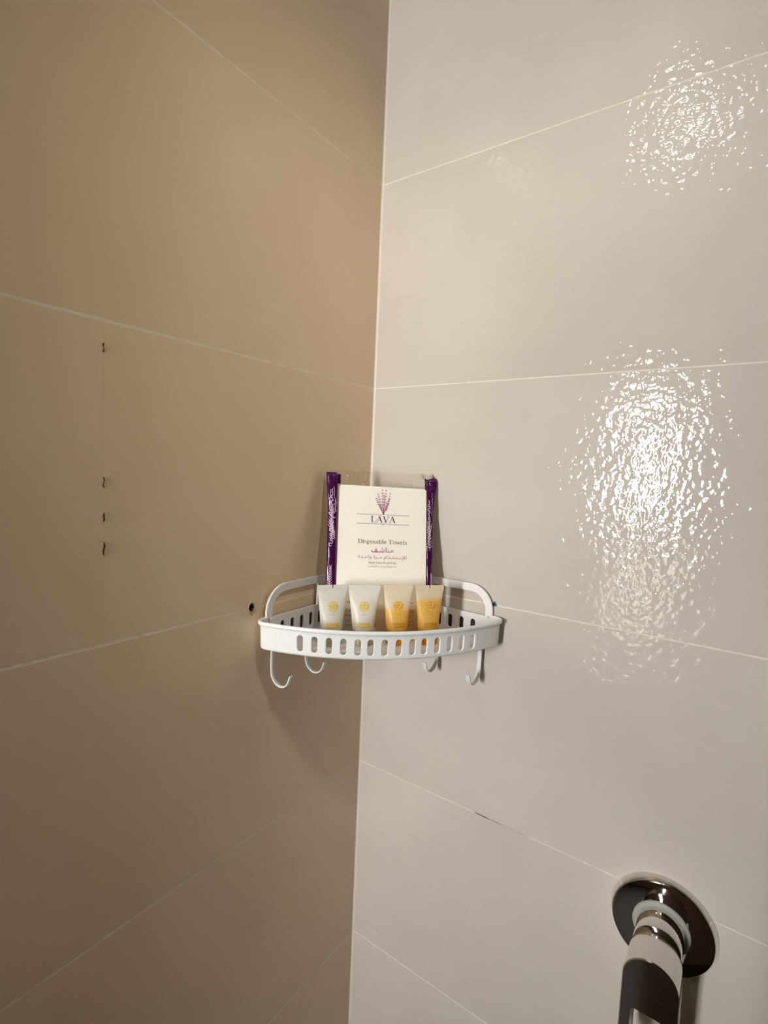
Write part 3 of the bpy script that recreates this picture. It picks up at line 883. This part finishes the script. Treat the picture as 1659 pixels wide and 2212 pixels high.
# purple gussets: puffy crinkled strips; print follows the surface
def gusset(uc, hw, dep):
    """functions of height: centre, half width, depth"""
    def front(a, b, off=0.0):
        k = max(-0.98, min(0.98, (a-uc(b))/hw(b)))
        wob = 0.0009*math.sin(b*190+uc(b)*40)*k + 0.0007*math.sin(b*90)
        return (a, -0.001 - dep(b)*math.sqrt(1-k*k) - off + wob*0.6, b)
    bm = bmesh.new()
    rings = []
    NZ, NA = 56, 16
    for j in range(NZ+1):
        b = 0.0015 + (0.2195-0.0015)*j/NZ
        ring = []
        for i in range(NA+1):
            k = -1+2*i/NA
            a = uc(b)+hw(b)*math.sin(k*PI/2)*0.98
            p = front(a, b)
            top = 0.0016*math.sin(k*5+uc(b)*99) if j == NZ else 0
            ring.append(bm.verts.new((p[0], p[1], p[2]+top)))
        for i in range(NA+1):
            k = 1-2*i/NA
            a = uc(b)+hw(b)*math.sin(k*PI/2)*0.98
            ring.append(bm.verts.new((a, 0.0005+dep(b)*0.35*math.cos(k*PI/2), b)))
        rings.append(ring)
    n = len(rings[0])
    for a, b in zip(rings, rings[1:]):
        for i in range(n): bm.faces.new((a[i], a[(i+1) % n], b[(i+1) % n], b[i]))
    bm.faces.new(rings[0][::-1]); bm.faces.new(rings[-1])
    bmesh.ops.recalc_face_normals(bm, faces=bm.faces[:])
    return obj('side_gusset', bm, PURPLE, pack, smooth=True), front
def sprig_strokes(bm, fn, x, z0, z1, wid, seed, lean=0.0):
    q = random.Random(seed)
    n = 9
    ribbon(bm, [(x+lean*(i/n), z0+(z1-z0)*i/n) for i in range(n+1)], 0.0004, fn)
    for i in range(1, n+1):
        for sg in (-1, 1):
            l = wid*(1.15-i/n*0.7)
            a, b = x+lean*i/n, z0+(z1-z0)*i/n
            ribbon(bm, [(a, b), (a+sg*l*0.5, b+0.0018), (a+sg*l, b+0.0030+q.uniform(0, 0.0015))], 0.0010, fn, 0.0004)
def script_strokes(bm, fn, x, z0, z1, amp, seed, wt=0.0007):
    q = random.Random(seed)
    pts = []
    n = int((z1-z0)/0.0006)
    ph = q.uniform(0, 6)
    for i in range(n+1):
        t = i/n
        z = z0+(z1-z0)*t
        pts.append((x+amp*math.sin(t*34+ph)*(0.55+0.45*math.sin(t*11+1)), z+0.0011*math.sin(t*68+ph)))
    ribbon(bm, pts, wt, fn)
def wedge(a, b, t): return a+(b-a)*t
ucL = lambda b: wedge(-0.0680, -0.0700, b/0.2) - 0.0022*max(0, (b-0.17)/0.05)
hwL = lambda b: wedge(0.0064, 0.0068, b/0.2) + (0.0014*max(0, (b-0.18)/0.04))
gl, fl = gusset(ucL, hwL, lambda b: 0.0035+0.0005*math.sin(b*60))
bm = bmesh.new()
f_ = lambda a, b: fl(a+0.0008, b+0.0045, 0.00035)
script_strokes(bm, f_, -0.0722, 0.150, 0.194, 0.0021, 2, 0.0011)
script_strokes(bm, f_, -0.0745, 0.155, 0.192, 0.0014, 21, 0.0009)
script_strokes(bm, f_, -0.0700, 0.132, 0.166, 0.0030, 22, 0.0008)
sprig_strokes(bm, f_, -0.0735, 0.136, 0.168, 0.0030, 23, 0.002)
script_strokes(bm, f_, -0.0672, 0.160, 0.180, 0.0014, 5)
ribbon(bm, [(-0.0696, 0.180), (-0.0692, 0.188), (-0.0700, 0.1955), (-0.0712, 0.196)], 0.0007, f_)
for i in range(5):
    ribbon(bm, [(-0.0750+0.002*i, 0.150-0.004*i), (-0.0722+0.0012*i, 0.142-0.004*i), (-0.0690+0.0006*i, 0.131-0.002*i)], 0.0007, f_, 0.0004)
script_strokes(bm, f_, -0.0716, 0.114, 0.150, 0.0025, 9, 0.0010)
sprig_strokes(bm, f_, -0.0700, 0.120, 0.145, 0.0042, 4, -0.001)
sprig_strokes(bm, f_, -0.0720, 0.056, 0.085, 0.0036, 6, 0.001)
obj('gusset_print', bm, LILAC, gl, kind='stuff')
# right gusset: flares at the top, narrow below, partly behind the towels
ucR = lambda b: wedge(0.0655, 0.0672, b/0.19) + 0.0022*max(0, (b-0.17)/0.05)
hwR = lambda b: wedge(0.0036, 0.0056, b/0.19) + 0.0040*max(0, (b-0.165)/0.055)**1.2
gr, fr = gusset(ucR, hwR, lambda b: 0.0030+0.0005*math.sin(b*70+2))
bm = bmesh.new()
f_ = lambda a, b: fr(a-0.0024, b+0.0045, 0.00035)
script_strokes(bm, f_, 0.0680, 0.150, 0.183, 0.0016, 12, 0.0009)
script_strokes(bm, f_, 0.0690, 0.128, 0.160, 0.0020, 31, 0.0006)
script_strokes(bm, f_, 0.0722, 0.162, 0.194, 0.0009, 13, 0.0004)
sprig_strokes(bm, f_, 0.0690, 0.112, 0.146, 0.0036, 14, -0.0012)
for i in range(4):
    ribbon(bm, [(0.0730-0.001*i, 0.152-0.005*i), (0.0700-0.0006*i, 0.140-0.004*i), (0.0672, 0.128-0.003*i)], 0.0006, f_, 0.0003)
sprig_strokes(bm, f_, 0.0715, 0.058, 0.078, 0.0020, 16)
obj('gusset_print', bm, LILAC, gr, kind='stuff')
obj('gusset_fold', prism([(-0.0645, 0.2060), (-0.0600, 0.2062), (-0.0598, 0.2196), (-0.0645, 0.2198)], lambda a, b, t: (a, t, b), 0.0006, 0.0016), PURPLE, pack)
# clear film of the pouch: front and back skins meeting in a welded top edge
bm = bmesh.new()
NU, NV = 40, 44
q = random.Random(8)
ph = [q.uniform(0, 6) for _ in range(8)]
def film(sign, a, b):
    top = max(0, (b-0.201)/0.026)
    base = (FY-0.0018 if sign < 0 else 0.0046)*(1-top**1.5)
    wob = 0.0010*math.sin(a*210+ph[0]+b*40)*math.sin(b*120+ph[1])*min(1, b/0.05) + 0.0012*top*math.sin(a*260+ph[2])
    return (a, base+wob*(0.35+0.65*top), b)
for sign in (-1, 1):
    g = []
    for j in range(NV+1):
        row = []
        for i in range(NU+1):
            a = -0.0765 + (0.0735+0.0765)*i/NU
            zt = 0.2246 + (a+0.0765)*0.016 + 0.0007*math.sin(a*170+ph[3])
            b = 0.002 + (zt-0.002)*j/NV
            row.append(bm.verts.new(film(sign, a, b)))
        g.append(row)
    for j in range(NV):
        for i in range(NU): bm.faces.new((g[j][i], g[j][i+1], g[j+1][i+1], g[j+1][i]))
obj('clear_film', bm, FILM, pack, smooth=True)
# heat-sealed crinkles of bare film at the two top corners
for (x0, x1, zt) in ((-0.0800, -0.0650, 0.2197), (0.0600, 0.0785, 0.2197)):
    bm = bmesh.new()
    n = 14
    a = [bm.verts.new((x0+(x1-x0)*i/n, -0.002+0.0016*math.sin(i*2.1), zt)) for i in range(n+1)]
    b = [bm.verts.new((x0+(x1-x0)*i/n, -0.001+0.0022*math.sin(i*2.6+1), zt+0.0052+0.0012*math.sin(i*1.7))) for i in range(n+1)]
    for i in range(n): bm.faces.new((a[i], a[i+1], b[i+1], b[i]))
    obj('sealed_corner', bm, FILM, pack)

# ================================================================== TUBES
CAPH, CAPR = 0.0190, 0.0130
TBH = 0.0503                       # body height up to the crimp
CRH = 0.0070
def tube_dims(z, wid):
    t = max(0, min(1, z/TBH))
    return 0.0137 + (wid/2-0.0137)*t**1.15, max(0.0007, 0.0137*(1-t)**0.9)
def make_tube(label, w, dd, yaw, wid, body_m, seal_m, cap_m, logo_m, line_m, dim_m, dz=0.0):
    t = thing('toiletry_tube', label, 'tube', wd_loc(w, dd, ZFL+0.0001), (0, 0, PI/4+yaw), 'toiletry tubes on the corner shelf')
    # body
    bm = bmesh.new()
    N, M = 44, 22
    rings = []
    zl = [0.0, 0.0004, 0.0010] + [0.0010+(TBH-0.0010)*i/M for i in range(1, M+1)]
    for i, z in enumerate(zl):
        a, b = tube_dims(z, wid)
        ins = [0.0012, 0.0004, 0.0][i] if i < 3 else 0
        rings.append([bm.verts.new(((a-ins)*math.cos(2*PI*k/N), (b-ins)*math.sin(2*PI*k/N), z)) for k in range(N)])
    for A, B in zip(rings, rings[1:]):
        for k in range(N): bm.faces.new((A[k], A[(k+1) % N], B[(k+1) % N], B[k]))
    bm.faces.new(rings[0][::-1]); bm.faces.new(rings[-1])
    body = obj('tube_body', bm, body_m, t, smooth='auto', loc=(0, 0, CAPH))
    # crimped seal with a small tear notch
    h = wid/2
    pts = [(-h, 0), (h, 0), (h+0.0002, CRH), (0.0008, CRH), (0.0007, CRH-0.0040), (-0.0007, CRH-0.0040), (-0.0008, CRH), (-h-0.0002, CRH)]
    obj('crimped_seal', prism(pts, lambda a, b, s: (a, s, b), -0.0006, 0.0006), seal_m, t, loc=(0, 0, CAPH+TBH-0.0003))
    obj('cap', lathe([(0.0001, 0.0), (CAPR-0.0006, 0.0), (CAPR, 0.0006), (CAPR, CAPH-0.0008), (CAPR-0.0008, CAPH), (0.0001, CAPH)], 40), cap_m, t, smooth='auto')
    # print, wrapped onto the front of the body
    def surf(a, z, off):
        A, B = tube_dims(z, wid)
        k = max(-0.97, min(0.97, a/A))
        return (a, -B*math.sqrt(1-k*k)-off, z)
    zc, R = 0.0305, 0.0065
    bm = bmesh.new()
    NR = 6
    prev = None
    c0 = bm.verts.new(surf(0, zc, 0.00025))
    for j in range(1, NR+1):
        ring = [bm.verts.new(surf(R*j/NR*math.cos(2*PI*k/28), zc+R*j/NR*math.sin(2*PI*k/28), 0.00025)) for k in range(28)]
        for k in range(28):
            if prev: bm.faces.new((prev[k], prev[(k+1) % 28], ring[(k+1) % 28], ring[k]))
            else: bm.faces.new((c0, ring[k], ring[(k+1) % 28]))
        prev = ring
    emb = obj('emblem', bm, logo_m, body)
    bm = bmesh.new()
    fn = lambda a, b: surf(a, zc+b, 0.0005)
    lw = 0.00062
    ribbon(bm, ell(0, 0, 0.0056, 0.0056, 20, 330, 24), lw*0.8, fn)
    def cur(p0, p1, p2, n=8): return [((1-t)**2*p0[0]+2*t*(1-t)*p1[0]+t*t*p2[0], (1-t)**2*p0[1]+2*t*(1-t)*p1[1]+t*t*p2[1]) for t in [i/n for i in range(n+1)]]
    for p in (((0.0045, 0.0030), (0.0010, 0.0052), (-0.0034, 0.0026)), ((-0.0032, 0.0042), (-0.0030, -0.0010), (0.0018, -0.0052)),
              ((0.0030, 0.0042), (0.0050, -0.0012), (-0.0018, -0.0052)), ((-0.0004, 0.0036), (-0.0010, 0.0002), (0.0016, -0.0006)),
              ((0.0016, -0.0006), (0.0034, 0.0010), (0.0020, 0.0034)), ((-0.0054, 0.0012), (-0.0046, -0.0026), (-0.0008, -0.0040)),
              ((0.0054, 0.0006), (0.0050, -0.0026), (0.0022, -0.0044))):
        ribbon(bm, cur(*p), lw, fn)
    obj('rose_line', bm, line_m, emb)
    fb = lambda a, b: surf(a, b, 0.0003)
    # small maker's word under the emblem
    w_ = 'iCare'
    strokes = {'i': [[(0, 0), (0, .62)], [(0, .85), (0, .95)]], 'C': [ell(.42, .5, .38, .48, 45, 315, 8)], 'a': [ell(.25, .33, .22, .32, 0, 360, 8), [(.47, .65), (.47, 0)]],
               'r': [[(.08, 0), (.08, .65)], ell(.28, .42, .2, .22, 170, 50, 5)], 'e': [[(.05, .36), (.45, .36)], ell(.25, .33, .21, .32, 0, 310, 8)]}
    adv = {'i': .3, 'C': .95, 'a': .68, 'r': .55, 'e': .6}
    bm = bmesh.new(); cx = 0; sx = 0.0024
    for c in w_:
        for st_ in strokes[c]:
            ribbon(bm, [(-0.0036+(cx+a)*sx, 0.0203+b*sx) for a, b in st_], 0.00032, fb)
        cx += adv[c]
    obj('maker_print', bm, dim_m, body)
    # label bar near the foot, with a thin line frame
    bm = bmesh.new()
    def patch(bm, a0, a1, b0, b1, off, n=8):
        rows = [[bm.verts.new(surf(a0+(a1-a0)*i/n, b, off)) for i in range(n+1)] for b in (b0, b1)]
        for i in range(n): bm.faces.new((rows[0][i], rows[0][i+1], rows[1][i+1], rows[1][i]))
    patch(bm, -0.0083, 0.0083, 0.0040, 0.0106, 0.00025)
    bar = obj('label_bar', bm, logo_m, body)
    bm = bmesh.new()
    for b0, b1 in ((0.0047, 0.0050), (0.0096, 0.0099)): patch(bm, -0.0078, 0.0078, b0, b1, 0.00045)
    for i in range(9):
        a0 = -0.0062+0.0014*i
        patch(bm, a0, a0+0.0009, 0.0066, 0.0080, 0.00045, 1)
    obj('bar_line', bm, line_m if dim_m is PRINT_DIM else dim_m, bar)
    return t
make_tube('leftmost white lotion tube with gold emblem, in front of the left purple strip', -0.0658, 0.1605, 0.13, 0.0378, TUBE_WHITE, SEAL_W, CAP_CLEAR, GOLD, GOLD_PALE, PRINT_DIM)
make_tube('white lotion tube with gold emblem, standing beside the amber gel tubes', -0.0252, 0.1605, -0.07, 0.0402, TUBE_WHITE, SEAL_W, CAP_CLEAR, GOLD, GOLD_PALE, PRINT_DIM)
make_tube('amber gel tube filled only to its emblem, standing next to a white lotion tube', 0.0187, 0.1605, -0.04, 0.0372, TUBE_A1, SEAL_A, CAP_AMBER, AMBER, AMBER_PALE, PRINT_DIM_A)
make_tube('fullest amber gel tube, rightmost on the shelf, below the right purple strip', 0.0607, 0.1605, 0.10, 0.0384, TUBE_A2, SEAL_A, CAP_AMBER, AMBER, AMBER_PALE, PRINT_DIM_A)

# ================================================================== WALL PLUG
plug = thing('wall_plug', 'small blue plastic wall plug in a grout joint beside the white shelf', 'wall plug', (0.2171, 0.0, -0.2986), (PI/2, 0, 0))
N = 30
out = []
for i in range(N):
    t = 2*PI*i/N
    rr_ = 0.0030 + 0.0011*max(0, math.cos(3*(t-PI/2)))
    out.append((rr_*math.cos(t), rr_*math.sin(t)))
inn = [(0.0016*math.cos(2*PI*i/N), 0.0016*math.sin(2*PI*i/N)) for i in range(N)]
obj('flange', frame_loop(out, inn, lambda a, b, t: (a, b, t), -0.0012, 0.0012), BLUE, plug)
obj('screw_bore', lathe([(0.0018, 0.0011), (0.0016, 0.0006), (0.0001, 0.0004)], 20), BLACK, plug, smooth=True)

# ================================================================== SHOWER MIXER
MX, MZ = 0.4445, -0.6285
mix = thing('shower_mixer', 'chrome single lever shower mixer with round wall plate on the cream tiles', 'shower mixer', (MX, 0, MZ), (PI/2, 0, 0))
# local z points out of the wall (-y), local y is up
obj('wall_plate', lathe([(0.0548, 0.0002), (0.0552, 0.0012), (0.0545, 0.0035), (0.0524, 0.0088), (0.0516, 0.0098), (0.0505, 0.0101), (0.0300, 0.0104), (0.0235, 0.0104)], 96), CHROME, mix, smooth='auto')
obj('gasket', lathe([(0.0296, 0.0100), (0.0297, 0.0110), (0.0292, 0.0117), (0.0270, 0.0120), (0.0234, 0.0118)], 72), RUBBER, mix, smooth=True, label='grey plastic ring')
obj('neck', lathe([(0.0248, 0.0100), (0.0240, 0.0160), (0.0238, 0.0410), (0.0230, 0.0422), (0.0215, 0.0426), (0.0180, 0.0452)], 72), CHROME, mix, smooth='auto')
# lever: drum with a flat face running down into an open loop
LR, LC = 0.0259, -0.0075
def lever_outline(rad, zb, n=24, rb=0.010):
    top = [(rad*math.cos(t), LC+rad*math.sin(t)) for t in [PI*i/n for i in range(n+1)]]
    bl = [(-rad+rb-rb*math.cos(t), zb+rb-rb*math.sin(t)) for t in [PI/2*i/6 for i in range(7)]]
    br = [(rad-rb+rb*math.sin(t), zb+rb-rb*math.cos(t)) for t in [PI/2*i/6 for i in range(7)]]
    return top + bl + br
outl = lever_outline(LR, -0.122)
def hole_outline(n):
    pts = rrect(-0.0155, 0.0150, -0.108, -0.0405, 0.004, 5)
    return pts
hole = hole_outline(0)
bm = bmesh.new()
Z0, Z1 = 0.0450, 0.0850
def lv(a, b, t):
    # the loop thins a little towards its foot
    k = max(0, min(1, (-0.03-b)/0.09))
    return (a, b, t if t > Z0+0.001 else t + 0.010*k)
import itertools
def layer(pts, t): return [bm.verts.new(lv(a, b, t)) for a, b in pts]
def shrink(pts, k):
    cx = 0; out = []
    for a, b in pts:
        l = math.hypot(a, b-LC) if b > LC else abs(a) or 1
        if b > LC: out.append((a*(1-k/l), LC+(b-LC)*(1-k/l)))
        else: out.append((a-math.copysign(min(k, abs(a)), a) if abs(a) > LR-0.002 else a, b+(k if b < -0.115 else 0)))
    return out
rows = [layer(shrink(outl, 0.0008), Z0), layer(outl, Z0+0.0008), layer(outl, Z1-0.0010), layer(shrink(outl, 0.0010), Z1)]
n = len(outl)
for A, B in zip(rows, rows[1:]):
    for i in range(n): bm.faces.new((A[i], A[(i+1) % n], B[(i+1) % n], B[i]))
h0 = layer(hole, Z0); h1 = layer(hole, Z1)
m_ = len(hole)
for i in range(m_): bm.faces.new((h1[i], h1[(i+1) % m_], h0[(i+1) % m_], h0[i]))
def loop_edges(vs):
    es = []
    for i in range(len(vs)):
        a, b = vs[i], vs[(i+1) % len(vs)]
        e = bm.edges.get((a, b)) or bm.edges.new((a, b))
        es.append(e)
    return es
for lo, hi in ((rows[-1], h1), (rows[0], h0)):
    bmesh.ops.triangle_fill(bm, use_beauty=True, edges=loop_edges(lo)+loop_edges(hi))
bmesh.ops.recalc_face_normals(bm, faces=bm.faces[:])
obj('lever', bm, SATIN, mix, smooth='auto')
